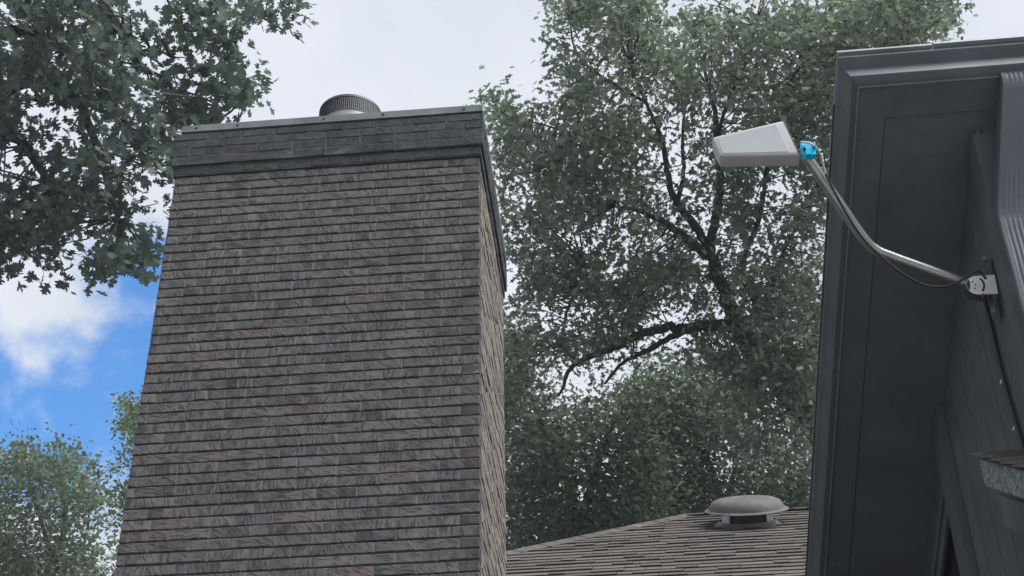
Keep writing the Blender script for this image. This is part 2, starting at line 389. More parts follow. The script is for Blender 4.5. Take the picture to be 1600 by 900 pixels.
for k in range(NC):
    z = ZTOP-(k+.5)*PIT
    if z < PIT: break
    odd = k % 2
    # front: from the right corner, a brick end on every other course
    x = XR; lens = []
    first = .100 if odd else .2032
    L = first; kind = 'end' if odd else 'face'
    while x-L > XL-.001:
        lens.append((x-L/2, L, kind)); x -= L+GAP; kind = 'face'
        L = .2032
        if random.random() < .07 and x-.1-GAP > XL+.12: L = random.choice((.0985, .0985, .066))
        if x-L < XL+.02: L = max(x-XL, .02)
        if x-XL < .03: break
    if x-XL > .012 and lens: pass
    for (xc, L, kd) in lens: front.append((k, z, xc, L, kd))
    for (xa, La, _), (xb, Lb, _) in zip(lens, lens[1:]):
        hj.box((xb+Lb/2-.001, YF+RH, z-BH/2+.001), (xa-La/2+.001, YF+.05, z+BH/2-.001))
    # right, left and back faces
    y = YF+(.2032+GAP if odd else .100+GAP)
    if True:
        cur = y
        while cur < YB-.02:
            L = min(.2032, YB-cur)
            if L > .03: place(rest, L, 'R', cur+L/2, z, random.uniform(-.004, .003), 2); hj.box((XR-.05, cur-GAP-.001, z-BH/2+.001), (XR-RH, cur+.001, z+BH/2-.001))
            cur += L+GAP
        cur = YF+(.1+GAP if odd else .2032+GAP)
        while cur < YB-.02:
            L = min(.2032, YB-cur)
            if L > .03: place(rest, L, 'L', cur+L/2, z, random.uniform(-.002, .002)); hj.box((XL+RH, cur-GAP-.001, z-BH/2+.001), (XL+.05, cur+.001, z+BH/2-.001))
            cur += L+GAP
    cur = XL+.1
    while cur < XR-.1:
        L = min(.2032, XR-.1-cur)
        if L > .03: place(rest, L, 'B', cur+L/2, z)
        cur += L+GAP
    # return of the corner bricks on the two side faces
    rest_end = first
    for (fc, ln) in (('R', .2032 if odd else .100), ('L', .100 if odd else .2032)):
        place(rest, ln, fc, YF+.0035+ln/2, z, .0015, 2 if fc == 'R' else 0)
# 300 largest in the picture (lowest rows in view) are parts, the others one part
zlow = proj((XR, YF, 0))
vis = [q for q in front if proj((q[2], YF, q[1]))[1] < 905]
low = [q for q in front if proj((q[2], YF, q[1]))[1] >= 905]
vis.sort(key=lambda q: q[1])
for q in vis[:300]:
    k, z, xc, L, kd = q
    o = bpy.data.objects.new('brick', proto(kd, L)); col.objects.link(o); o.parent = chim
    o.location = Vector((xc, YF+random.uniform(-.0025, .002), z+random.uniform(-.0012, .0012)))-chim.location
    o.rotation_euler = (random.uniform(-.012, .012), random.uniform(-.006, .006), random.uniform(-.008, .008))
for q in vis[300:]+low:
    k, z, xc, L, kd = q; place(rest, L, 'F', xc, z, random.uniform(-.0025, .002), 1 if kd == 'end' else 0)
tag(rest.build('brick_courses', [m_brick, m_brick_end, m_brick_lit], chim), kind='stuff')
hj.build('head_joints', m_headjoint, chim)
# corbelled head: two stepped out courses, a projecting band of three, a tall smeared course, a metal cap
cb = MB()
def ring_course(z0, h, proj_, lens=.2032):
    zc = z0+h/2; e = proj_
    for face, a, b in (('F', XL-e, XR+e), ('R', YF-e, YB+e), ('L', YF-e, YB+e), ('B', XL-e, XR+e)):
        cur = a+(0 if random.random() < .5 else -.1)
        while cur < b-.005:
            s_ = max(cur, a); t_ = min(cur+lens, b)
            if face in 'RL': s_ = max(s_, YF-e+.09); t_ = min(t_, YB+e-.09)
            if t_-s_ > .02:
                vs, fs = brick_verts(t_-s_-.002, .12, h-.009); u = (s_+t_)/2; q = []; o_ = random.uniform(-.0015, .0015)-e
                for (p, r, c) in vs:
                    r += o_
                    q.append({'F': (u+p, YF+r, zc+c), 'B': (u-p, YB-r, zc+c), 'R': (XR-r, u+p, zc+c), 'L': (XL+r, u-p, zc+c)}[face])
                cb.add(q, fs, 1 if lens > .5 else 0)
            cur += lens+GAP*.8
z = ZTOP+.004
ring_course(z, PIT+.004, .012); z += PIT+.006
ring_course(z, PIT, .026); z += PIT
ring_course(z, PIT, .027); z += PIT
ring_course(z, PIT, .028); z += PIT
ring_course(z, .062, .028); z += .062
ZB = z
tag(cb.build('corbel', [m_corbel, m_smear], chim), kind='stuff')
mo = MB(); mo.box((XL-.009, YF-.009, ZTOP+.002), (XR+.009, YB+.009, ZTOP+.076)); mo.box((XL-.0245, YF-.0245, ZTOP+.0762), (XR+.0245, YB+.0245, ZB-.003)); mo.build('corbel_mortar', m_smear, chim)
cp = MB(); e = .030
# folded cap: lapped front lengths over a top sheet
cp.box((XL-e+.035, YF-e, ZB+.010), (XR+e-.006, YB+e, ZB+.058))
cp.box((XL-e+.05, YF-e+.018, ZB), (XR+e-.02, YB+e-.02, ZB+.010))
o_cap = cp.build('cap_flashing', m_cap, chim, bevel=.003, seg=1)
lp = MB()
for xa, xb in ((XL-e+.04, XL+.52), (XL+.522, XL+.935), (XL+.957, XR-.60), (XR-.598, XR+e-.009)):
    lp.box((xa, YF-e-.003, ZB+.0085), (xb, YF-e+.01, ZB+.0595))
lp.build('flashing_lap', m_cap, chim)
sc_ = MB()
for xs in (XL+.10, XL+.36, XL+.9, XL+1.27, XR-.09):
    sc_.lathe([(0, .006), (.006, .005), (.008, 0)], (xs, YF-e-.003, ZB+.035), 8, rot=np.array(Matrix.Rotation(math.radians(90), 3, 'X')))
sc_.build('flashing_screw', m_dark, chim)
# round flue terminal
fl_c = hit(549, 163, (0, YF+.62, 0), np.array([0, 1., 0]))
FLX, FLY = fl_c[0], YF+.62
top_near = hit(549, 146, (0, FLY-.208, 0), np.array([0, 1., 0]))[2]
flue = bpy.data.objects.new('flue_terminal', None); col.objects.link(flue); flue.parent = chim
flue.location = Vector((FLX, FLY, ZB))-chim.location
FR = .208
lid = MB(); lid.lathe([(0, top_near), (FR*.98, top_near-.002), (FR+.004, top_near-.004), (FR+.004, top_near-.022), (FR-.004, top_near-.022), (FR-.004, top_near-.008), (0, top_near-.008)], (FLX, FLY, 0), 64)
lid.build('lid', m_wire, flue, smooth=True)
ms = MB(); MH = .125; zt = top_near-.02
for k in range(96):
    an = 2*math.pi*k/96; cx, cy = FLX+FR*math.cos(an), FLY+FR*math.sin(an)
    ms.tube([(cx, cy, zt), (cx, cy, zt-MH)], .0028, 4, caps=False)
for k in range(8):
    ms.lathe([(FR+.0025, -.002), (FR+.0025, .002), (FR-.0025, .002), (FR-.0025, -.002)], (FLX, FLY, zt-MH*k/7), 48, closed=True)
ms.build('mesh_screen', m_wire, flue)
cl = MB(); cl.lathe([(FR+.002, zt-MH+.004), (FR+.002, zt-MH-.05), (FR-.01, ZB+.06)], (FLX, FLY, 0), 48); cl.build('collar', m_galv, flue, smooth=True)
pi_ = MB(); pi_.lathe([(.15, ZB+.05), (.15, zt-.03), (0, zt-.03)], (FLX, FLY, 0), 32); pi_.build('flue_pipe', m_wire, flue, smooth=True)

# ------------------------------------------------------------------ low hip roof behind the chimney
AL = math.radians(34.5); RN = np.array([0, -math.sin(AL), math.cos(AL)]); DS = np.array([0, -math.cos(AL), -math.sin(AL)])   # normal, down slope
DV = 11.6
vb = at(1168, 821, DV)                                           # foot of the roof vent
ridge_px = hit(1180, 801.5, vb, RN)
YR, ZR = ridge_px[1], ridge_px[2]
hipx = hit(1075, 811, vb, RN)[0]
lowhouse = empty('house', (hipx+2, YR-2.5, 0), 'low house with a hipped brown-grey shingle roof behind the brick chimney', 'house')
XH = hipx                                                        # ridge starts here, hips run down at 45 degrees in plan
hq = hit(795, 866, vb, RN); HK = (XH-hq[0])/(YR-hq[1]); print('hip ratio', HK)
EAVE = 6.2                                                       # slope length down to the eave
def rp(x, s, h=0.): return np.array([x, YR, ZR])+DS*s+RN*h
deck = MB(); run = EAVE*math.cos(AL); drop = EAVE*math.sin(AL); XE = 9.0
P = [rp(XH, 0), rp(XE, 0), rp(XE, EAVE), rp(XH-run*HK, EAVE)]
deck.add(P+[(XE, YR+run, ZR-drop), (XH-run*HK, YR+run, ZR-drop)], [(0, 3, 2, 1), (0, 1, 4, 5), (0, 5, 3)])
deck.build('roof', m_felt, lowhouse)
wl = MB(); wl.box((XH-run*HK+.4, YR-run+.4, 0), (XE, YR+run-.4, ZR-drop-.02)); wl.build('wall', m_siding, lowhouse)
EXPO = .128; sh = []; row = 0; s = .05
while s < 3.6:
    x = XH-HK*s*math.cos(AL)-.02 + random.uniform(0, .1)
    while x < 4.6:
        wd = random.choice((.10, .14, .18, .22, .28, .34))
        sh.append((s, x, wd, random.random() < .5)); x += wd+.003
    s += EXPO; row += 1
spro = {}
def shingle_mesh(wd, thick):
    key = (wd, thick, random.randrange(3))
    if key not in spro:
        h = .013 if thick else .0085; b = MB(); jy = random.uniform(-.004, .004); L = EXPO*1.45
        # local x across, y up the slope, z off the roof; butt edge thick, top thin
        b.hexa([(0, jy, -.002), (wd, jy, -.002), (wd, L, -.002), (0, L, -.002), (0, jy+.002, h+.004), (wd, jy+.002, h+.004), (wd, L, .001), (0, L, .001)])
        me = bpy.data.meshes.new('shingle'); me.from_pydata(b.v, [], b.f); me.materials.append(m_shingle); me.materials.append(m_felt); me.polygons[2].material_index = 1; spro[key] = me  # near-black butt face: cut asphalt edge, also painted in for each row's shadow line
    return spro[key]
RM = Matrix(((1, 0, 0), tuple((0, math.cos(AL), -math.sin(AL))), (0, math.sin(AL), math.cos(AL))))
def in_view(q):
    u, v_, _ = proj(rp(q[1]+q[2]/2, q[0]+EXPO/2)); return 785 < u < 1275 and v_ < 905
inv = [q for q in sh if in_view(q)]; outv = [q for q in sh if not in_view(q)]
inv.sort(key=lambda q: -q[2]*(1+.15*q[0]))
stf = MB()
for n_, q in enumerate(inv+outv):
    s, x, wd, th = q; me = shingle_mesh(wd, th); loc = rp(x, s+EXPO, .003+random.uniform(0, .002))
    if n_ < 300 and n_ < len(inv):
        o = bpy.data.objects.new('shingle', me); col.objects.link(o); o.parent = lowhouse
        o.location = Vector(loc)-lowhouse.location; o.rotation_euler = RM.to_euler(); continue
    stf.add([loc+np.array(RM@v_.co) for v_ in me.vertices], [tuple(p_.vertices) for p_ in me.polygons]); stf.mi[-4] = 1
tag(stf.build('shingle_courses', [m_shingle, m_felt], lowhouse), kind='stuff')
for nm, a, b in (('hip_cap', rp(XH, 0), rp(XH-run*HK, EAVE)), ('ridge_cap', rp(XH, 0), rp(XE, 0))):
    c_ = MB(); L = np.linalg.norm(b-a); t = (b-a)/L; n_ = int(L/.14)
    for k in range(n_):
        p0 = a+t*(k*.14); q0 = p0+t*.19; side = np.cross(t, [0, 0, 1]); side /= np.linalg.norm(side); up = np.cross(side, t)
        for sg in (-1, 1):
            sd_ = side*sg*.10-up*.055
            c_.obox(p0+up*.022, t*.17, sd_, up*.006)
    c_.build(nm, m_shingle, lowhouse)

# roof ventilator, square to the roof slope
vent = empty('roof_vent', vb, 'grey mushroom-shaped metal roof vent standing near the ridge of the shingle roof', 'roof vent')
RV = np.array(RM)
def vl(prof, name, m, n=56, smooth=True):
    b = MB(); b.lathe(prof, vb, n, rot=RV); return b.build(name, m, vent, smooth=smooth)
vl([(0, .218), (.16, .216), (.23, .208), (.268, .190), (.288, .160), (.297, .138), (.318, .130), (.328, .127), (.328, .121), (.300, .123), (.27, .126), (0, .14)], 'hood', m_vent)
vl([(.195, .125), (.195, .01)], 'fan_housing', m_dark)
sr = MB()
for k in range(6):
    sr.lathe([(.204, k*.018+.022), (.204, k*.018+.032), (.197, k*.018+.032), (.197, k*.018+.022)], vb, 56, rot=RV, closed=True)
sr.build('screen_ring', m_vent, vent)
vl([(.265, .012), (.25, .016), (.235, .022), (.222, .045), (.219, .045)], 'base_flashing', m_galv)
m_foot = mat('shiny_flashing', plain((.55, .58, .64), .35, .5, var=.25, nscale=14, bmp=.1))
for an in (214, 322, 85):
    b = MB(); a = math.radians(an); d = np.array([math.cos(a), math.sin(a), 0]); t = np.array([-math.sin(a), math.cos(a), 0])
    b.obox(vb+RV@(d*.207-t*.05+[0, 0, .01]), RV@(d*.008), RV@(t*.10), RV@np.array([0, 0, .118])); b.build('bracket', m_foot, vent)

# ------------------------------------------------------------------ dark house with the overhanging eave on the right
DC = 5.2
C0 = at(1309, 87, DC)                                            # outer near corner of the eave
def dir_from_vp(x, y):
    d = ray(x, y); return d/np.linalg.norm(d)
EV = dir_from_vp(1067, 4133)                                     # rake direction: away and down
EU = at(1600, 63, 1.0)-CAM; EU = None
# near edge is level: solve for the horizontal direction seen along the top edge
r1, r2 = ray(1309, 87), ray(1600, 64)
nrm = np.cross(r1, r2); EU = np.cross(nrm, ZZ); EU /= np.linalg.norm(EU); EU = EU if EU[0] > 0 else -EU
NS = np.cross(EU, EV); NS /= np.linalg.norm(NS); NS = NS if NS[2] > 0 else -NS     # normal of the roof, upwards
house = empty('house', (C0[0]+2, C0[1]+2, 0), 'dark slate-blue house with a deep sloping eave at the right edge', 'house')
LU, LV = 4.2, 6.5
# profile steps: inward on the near edge, inward on the rake, down
PROF = [(0, 0, 0), (0, 0, .020), (.010, .006, .030), (.030, .014, .042), (.036, .017, .048), (.038, .032, .098), (.044, .036, .104), (.074, .056, .108)]
def fpt(i, where, far):
    a, b, d = PROF[i]; p = C0+EV*a+EU*b-NS*d
    if far: p = C0+EV*a+EU*LU-NS*d if where == 'near' else C0+EV*LV+EU*b-NS*d
    return p
def fascia(where):
    m = MB(); n = len(PROF); vs = [fpt(i, where, 0) for i in range(n)]+[fpt(i, where, 1) for i in range(n)]
    m.add(vs, [((i, i+1, n+i+1, n+i) if where == 'near' else (i+1, i, n+i, n+i+1)) for i in range(n-1)])
    return m
fascia('near').build('gutter_trim', m_trim, house, smooth=True)
fascia('rake').build('rake_trim', m_trim, house, smooth=True)
# thin pale lip, then soffit
a7, b7, d7 = PROF[-1]
lip = MB(); lip.obox(C0+EV*a7+EU*b7-NS*(d7+.006), EU*(LU-b7), EV*.006, NS*.012); lip.build('soffit_lip', m_lip, house)
lip = MB(); lip.obox(C0+EV*(a7+.0062)+EU*b7-NS*(d7+.006), EV*(LV-a7), EU*.004, NS*.012); lip.build('soffit_lip', m_lip, house)
dr = MB(); dr.obox(C0-EV*.012-EU*.002+NS*.002, EU*(.33), EV*.2, NS*.012); dr.obox(C0-EV*.015+EU*.335+NS*.0035, EU*(LU-.335), EV*.2, NS*.014); dr.build('drip_edge', m_drip, house)
dr = MB(); dr.obox(C0-EU*.006+EV*.19+NS*.002, EV*(LV-.19), EU*.2, NS*.009); dr.build('drip_edge', m_trim, house)
rf = MB(); rf.obox(C0+EV*.02+EU*.02+NS*.017, EU*(LU-.02), EV*(LV-.02), NS*.02); rf.build('roof', m_shingle, house)
# soffit: two border boards and recessed panel
S0 = C0-NS*(d7-.004)                                             # soffit plane
bw = .125
sf = MB(); sf.obox(S0+EV*(a7+.012)+EU*(b7+.004), EU*(LU-b7), EV*.118, NS*.012); sf.build('soffit_board', m_soffit, house)
sf = MB(); sf.obox(S0+EV*(a7+.1305)+EU*(b7+.004), EV*(LV-.3), EU*.099, NS*.012); sf.build('soffit_board', m_soffit, house)
sf = MB(); sf.obox(S0+EV*(a7+.1325)+EU*(b7+.1060)+NS*.006, EV*(LV-.3), EU*(LU-b7-.11), NS*.012); sf.build('soffit_panel', m_soffit, house)
# walls. the left wall meets the soffit on the line seen from (1512,290) to (1460,750)
Wc = hit(1523, 203, S0, NS)                                      # top of the near wall corner
EH = np.array([EV[0], EV[1], 0]); EH /= np.linalg.norm(EH)       # level direction of the left wall
NL = np.cross(EH, ZZ); NL /= np.linalg.norm(NL); NL = -NL if NL[0] > 0 else NL    # outward normal of the left wall
tan_r = -EV[2]/math.hypot(EV[0], EV[1])
def wallpt(x, y, off=0.): return hit(x, y, Wc+NL*off, NL)
def wsv(P): return np.dot(P-Wc, EH)                              # distance along the wall
def top_at(sv): return Wc[2]-tan_r*sv+.01
print('corner', Wc, 'EV', EV, 'EU', EU, 'NL', NL, 'tan', tan_r)
body = MB()
fb = 5.6
poly = [np.array([Wc[0], Wc[1], 0]), np.array([Wc[0], Wc[1], top_at(0)]), np.array([*(Wc+EH*fb)[:2], top_at(fb)]), np.array([*(Wc+EH*fb)[:2], 0])]
body.prism([p-NL*.025 for p in poly], -NL*3.5); body.build('wall', m_siding, house)
# siding planks with grooves, cut to the slope, window opening left out
j0 = wsv(wallpt(1499, 800)); win_s0 = j0+.0; 
grs = [wsv(wallpt(1549, 800)), wsv(wallpt(1573, 800))]
pw = abs(grs[0]-grs[1]); pw = min(max(pw, .1), .3)
start = grs[1]
while start > .0: start -= pw
sv = start
jamb_r = wsv(wallpt(1509, 800)); jamb_l = wsv(wallpt(1493, 800))
print('plank', pw, 'jamb', jamb_l, jamb_r, 'grooves', grs)
head_drop = None
P_head = wallpt(1478, 776); head_z = P_head[2]; head_sv = wsv(P_head)
def head_at(s_): return head_z-tan_r*(s_-head_sv)
while sv < fb:
    a, b = max(sv, 0), min(sv+pw-.006, fb)
    sv += pw
    if b-a < .02: continue
    def q(s_, z_): return np.array([*(Wc+EH*s_)[:2], z_])
    pl = MB()
    if b > jamb_l and a < jamb_l+2.2:
        pl.prism([q(a, max(head_at(a), head_at(b))-.0), q(a, top_at(a)), q(b, top_at(b)), q(b, max(head_at(a), head_at(b)))][:4], -NL*.02)
    else: pl.prism([q(a, 0), q(a, top_at(a)), q(b, top_at(b)), q(b, 0)], -NL*.02)
    pl.build('siding_plank', m_siding, house)
# corner board round the near corner
cbd = MB()
cw = .085
cbd.obox(q(.0, 0)+NL*.002, EH*cw, NL*.018, ZZ*(top_at(cw)-.004)); cbd.obox(q(-.020, 0)-NL*.085, EH*.0195, NL*.105, ZZ*(top_at(cw)-.006)); cbd.build('corner_board', m_siding, house)
# tall trim board beside the sloping window
tb = MB(); tb.prism([q(jamb_l, .6)+NL*.002, q(jamb_l, top_at(jamb_l)-.004)+NL*.002, q(jamb_r, top_at(jamb_r)-.004)+NL*.002, q(jamb_r, .6)+NL*.002], NL*.03)
tb.build('trim_board', m_board, house)
win = bpy.data.objects.new('window', None); col.objects.link(win); win.parent = house; win.location = Vector(q(jamb_l+1, 3))-house.location
fr = MB(); ws, we, wb_ = jamb_l+.003, jamb_l+2.0, 1.2
for (o1, o2, dpt) in ((.0, .035, .022), (.040, .095, .012)):
    fr.prism([q(ws, head_at(ws)-o1), q(we, head_at(we)-o1), q(we, head_at(we)-o2), q(ws, head_at(ws)-o2)], NL*dpt)
fr.prism([q(ws, wb_), q(ws+.001, head_at(ws)-.0955), q(ws+.05, head_at(ws)-.0955-.02), q(ws+.05, wb_)], NL*.006)
fr.build('window_frame', m_board, win)
gl = MB(); gl.prism([q(ws+.0505, wb_)-NL*.015, q(ws+.0505, head_at(ws)-.0955)-NL*.015, q(we, head_at(we)-.0955)-NL*.015, q(we, wb_)-NL*.015], -NL*.006); gl.build('pane', m_glass, win)

# downspout: elbow under the gutter, slants back to the near wall, then straight down
EHn = EH
nearN = np.cross(EU, ZZ); nearN = nearN if nearN[1] < 0 else -nearN; nearN /= np.linalg.norm(nearN)
WD, DD = .098, .068
p_top = hit(1583, 128, C0+EV*.10-NS*.12, nearN)
# lower run against the near wall, left edge along the wall corner
low0 = hit(1556, 335, Wc+nearN*(DD+.01), nearN)
uo = np.dot(low0-Wc, EU)
def dpath():
    e0 = np.array(p_top)
    A = Wc+EU*(uo+WD/2+.005)+nearN*(DD/2+.012); A = np.array([A[0], A[1], low0[2]])
    T = e0+EU*0; 
    return [T+ZZ*.03, T-ZZ*.02, T+(A-T)*.18-ZZ*.015, T+(A-T)*.90+ZZ*.008, A-ZZ*.05, A-ZZ*.14, np.array([A[0], A[1], .2])]
dp = dpath(); ds = MB()
pts = spline(dp[:6], 5)+[dp[6]]
RIB = []
nx = 29
for k in range(nx):                                              # ribbed front profile
    u_ = -WD/2+WD*k/(nx-1); RIB.append((u_, DD/2-.003*(.5-.5*math.cos(2*math.pi*(k/(nx-1))*6)) if 3 < k < nx-4 else DD/2-(.006 if k in (0, nx-1) else .0)))
RIB += [(WD/2, -DD/2), (-WD/2, -DD/2)]
vs = []
for i, p_ in enumerate(pts):
    t = pts[min(i+1, len(pts)-1)]-pts[max(i-1, 0)]; t = t/np.linalg.norm(t)
    fwd = np.cross(EU, t); fwd = fwd/np.linalg.norm(fwd); fwd = fwd if np.dot(fwd, nearN) > 0 or fwd[2] < -.2 and np.dot(fwd, nearN) > -.2 else -fwd
    rb_ = max(0., 1-i/7) if i < 14 else min(1., (i-17)/4)
    for (u_, d_) in RIB: vs.append(p_+EU*u_+fwd*(DD/2+(d_-DD/2)*rb_ if d_ > 0 and abs(u_) < WD*.47 else d_))
n = len(RIB); ds.add(vs, [(i*n+k, (i+1)*n+k, (i+1)*n+(k+1) % n, i*n+(k+1) % n) for i in range(len(pts)-1) for k in range(n)])
ds.build('downspout', m_trim, house)

# ------------------------------------------------------------------ little lean-to roof against the dark house
OFF = .16
tip = wallpt(1529, 712, OFF)
AP = math.radians(33); back_d = -EH*math.cos(AP)-ZZ*math.sin(AP); back_n = -EH*math.sin(AP)+ZZ*math.cos(AP)
porch = empty('lean_to_roof', tip-ZZ*.3, 'small shingled lean-to roof with a rough weathered edge board on the dark wall', 'roof')
LP = 1.6
rb = MB(); rb.prism([tip-ZZ*.012, tip+back_d*LP-ZZ*.012, tip+back_d*LP-ZZ*.115, tip-ZZ*.108], -NL*.02); rb.build('rake_board', m_rake, porch)
us = MB(); us.obox(tip-NL*.0205-ZZ*.10, back_d*LP, -NL*(OFF-.022), ZZ*.01); us.build('soffit_panel', m_siding, porch)
dk = MB(); dk.obox(tip-NL*.0-ZZ*.010, back_d*LP, -NL*OFF, ZZ*.008); dk.build('roof_deck', m_felt, porch)
for k in range(12):
    a = tip+back_d*(k*.12-.03)+NL*(.022+random.uniform(0, .006)); b = MB()
    b.hexa([a, a-NL*(OFF+.02), a-NL*(OFF+.02)+back_d*.165+back_n*.012, a+back_d*.165+back_n*.012,
            a+back_n*.006, a-NL*(OFF+.02)+back_n*.006, a-NL*(OFF+.02)+back_d*.165+back_n*.024, a+back_d*.165+back_n*.024])
    b.build('shingle', m_shingle, porch)
bx = MB()
c1, c2, c3, c4 = (wallpt(x_, y_, .05) for x_, y_ in ((1556, 772), (1640, 800), (1640, 852), (1570, 822)))
bx.prism([c1, c2, c3, c4], -NL*.045); bx.build('face_board', m_board, porch)

# ------------------------------------------------------------------ antenna on its pole
wb = wallpt(1549, 448, .022)
DM = proj(wb)[2]
mount = empty('antenna_mount', wb, 'bent zinc pole on a wall bracket holding the antenna beside the dark eave', 'antenna pole')
ptop, pbend, pfoot = at(1259, 243, DM-.02), at(1362, 390, DM-.03), at(1521, 447, DM-.03)
pth = spline([ptop+(ptop-pbend)*.05, ptop+(pbend-ptop)*.45, ptop+(pbend-ptop)*.86, pbend+(pfoot-pbend)*.05+ (ptop-pbend)*.02, pbend+(pfoot-pbend)*.2, pbend+(pfoot-pbend)*.6, pfoot], 6)
pm = MB(); pm.tube(pth, .0185, 24); pm.build('pole', m_tube, mount, smooth=True)
# foot plate flat on the wall, two ears square to it
q0 = wallpt(1540, 402, .021); q1 = wallpt(1556, 497, .021); ax = q1-q0; Lp = np.linalg.norm(ax); ax /= Lp; ac = np.cross(ax, NL)
fp = MB(); fp.obox(q0-ac*.022, ax*Lp, ac*.044, NL*.004); fp.build('foot_plate', m_wire, mount, bevel=.0015, seg=1)
for t_ in (.06, .92):
    b = MB(); c_ = q0+ax*Lp*t_-ac*.02+NL*.004; b.tube([c_, c_+NL*.012], .008, 6); b.build('bolt', m_galv, mount)
ecent = at(1526, 446, DM-.055)
en = CAM-ecent; en[2] *= .25; en /= np.linalg.norm(en); en = en-NL*np.dot(en, NL); en /= np.linalg.norm(en)   # ears face the photographer's side, square to the wall
ez = np.cross(en, NL); ez = ez if ez[2] > 0 else -ez
rE = .034; dist_w = np.dot(ecent-wb, NL)
m_ear = mat('bright_zinc_plate', plain((.62, .63, .63), .45, .25, var=.1, nscale=30, bmp=.05))
def ear(off, name, em):
    pts_ = [ecent+en*off+NL*(rE*math.cos(a))+ez*(rE*math.sin(a)) for a in np.linspace(math.pi/2, -math.pi/2, 19)]
    pts_ += [ecent+en*off-NL*dist_w-ez*rE*1.05, ecent+en*off-NL*dist_w+ez*rE*1.05]
    b = MB(); b.prism(pts_, en*.003); return b.build(name, em, mount)
ear(.0, 'bracket_ear', m_ear); ear(-.055, 'bracket_ear', m_wire)
# adjusting slot and bolt holes seen as dark openings in the near ear
hl = MB()
def E(a, c): return ecent+en*.0033+NL*a+ez*c
arc = [(-.006-.018*math.cos(t), .026*math.sin(t)+.0) for t in np.linspace(-1.15, 1.15, 13)]
P2 = [E(a, c) for a, c in arc]
for a, c in zip(P2, P2[1:]):
    tdir = c-a; pr = np.cross(tdir, en); pr = pr/np.linalg.norm(pr)*.0035; hl.prism([a-pr, c-pr, c+pr, a+pr], en*.0006)
for a, c in ((.012, .013), (.004, .001), (.008, -.012)):
    hl.prism([E(a+.003*math.cos(t), c+.003*math.sin(t)) for t in np.linspace(0, 2*math.pi, 11)[:-1]], en*.0006)
hl.prism([E(rE*.98*math.cos(t), rE*.98*math.sin(t)) for t in np.linspace(-.6, .75, 9)]+[E(.021, .012), E(.024, -.010)], en*.0006)
hl.build('bracket_slots', m_black, mount)

ant = empty('antenna', at(1180, 228, DM-.05), 'wedge-shaped light grey plastic panel antenna held up on the bent pole', 'antenna')
AN = nearN; pA = at(1185, 222, DM-.06)
def ap(x, y, off=0.): return hit(x, y, pA+AN*off, AN)
TH = .066
face = [ap(1112, 214), ap(1226, 187), ap(1251, 241), ap(1125, 243)]
hb = MB(); hb.prism(face, -AN*TH); hb.build('housing', m_plastic, ant, smooth=True, bevel=.011, seg=4)
pn = MB(); pn.prism([ap(1121, 216.5, .0015), ap(1213, 194, .0015), ap(1233, 237, .0015), ap(1129, 239.5, .0015)], -AN*.004); pn.build('cover_panel', m_panel, ant, bevel=.001, seg=1)
ec = MB(); ec.prism([ap(1223.5, 188.3, .0008), ap(1225.0, 188, .0008), ap(1249.3, 239, .0008), ap(1247.6, 239.4, .0008)], -AN*.003); ec.build('seam', m_vent, ant)
tp = MB()
rag = [(1249, 221), (1255, 219.5), (1259, 222), (1264, 220), (1268, 221.5), (1273, 221), (1279, 224), (1276.5, 229), (1280, 234), (1277, 239), (1279.5, 243), (1273, 243.5), (1270, 246), (1264, 243.5), (1259, 247), (1256, 243), (1252.5, 243.5), (1253, 236), (1250, 231)]
rag = [(1264+(a_-1264)*.82-1, 233+(b_-233)*.85-1) for a_, b_ in rag]
tp.prism([ap(a_, b_, .006+.003*math.sin(a_*1.3+b_)) for a_, b_ in rag], -AN*.026)
tp.prism([ap(a_, b_, .012) for a_, b_ in ((1258, 223), (1268, 222), (1271, 231), (1267, 240), (1260, 241), (1257, 233))], -AN*.005)
tp.build('blue_tape', m_blue, ant)
bt = MB()
for x_, y_ in ((1257, 233), (1272, 228)): bt.tube([ap(x_, y_, .006), ap(x_, y_, .016)], .006, 8)
bt.build('clamp_bolt', m_black, ant)

# cables
ld = MB(); ld.tube(spline([at(1252, 222, DM-.10), at(1266, 224, DM-.12), at(1278, 234, DM-.10), at(1284, 250, DM-.07), at(1291, 274, DM-.06)], 6), .0042, 8)
lo = ld.build('antenna_lead', m_lead, smooth=True); tag(lo, 'thin pale lead curling down from the blue clamp', 'cable')
ck = MB()
cpts = [at(1290, 272, DM-.065), at(1302, 296, DM-.075), at(1325, 338, DM-.085), at(1348, 372, DM-.08), at(1372, 396, DM-.085), at(1400, 420, DM-.09), at(1428, 438, DM-.085), at(1452, 447, DM-.08), at(1480, 447, DM-.08), at(1500, 439, DM-.09), at(1516, 428, DM-.10), at(1530, 424, DM-.10), at(1541, 436, DM-.10)]
ck.tube(spline(cpts, 6), .0045, 10)
ck.tube(spline([at(1536, 462, DM-.08), wallpt(1541, 474, .03), wallpt(1547, 502, .012), wallpt(1568, 594, .012), wallpt(1602, 712, .012), wallpt(1625, 790, .012)], 6), .0075, 10)
co = ck.build('coaxial_cable', m_black, smooth=True); tag(co, 'black cable twisting along the bent pole and down the dark wall', 'cable')
for x_, y_ in ((1569, 596), (1589, 669)):
    b = MB(); c_ = wallpt(x_, y_, .008); b.obox(c_-EH*.010-ZZ*.004, EH*.020, ZZ*.007, NL*.012); b.build('cable_clip', m_white, co)

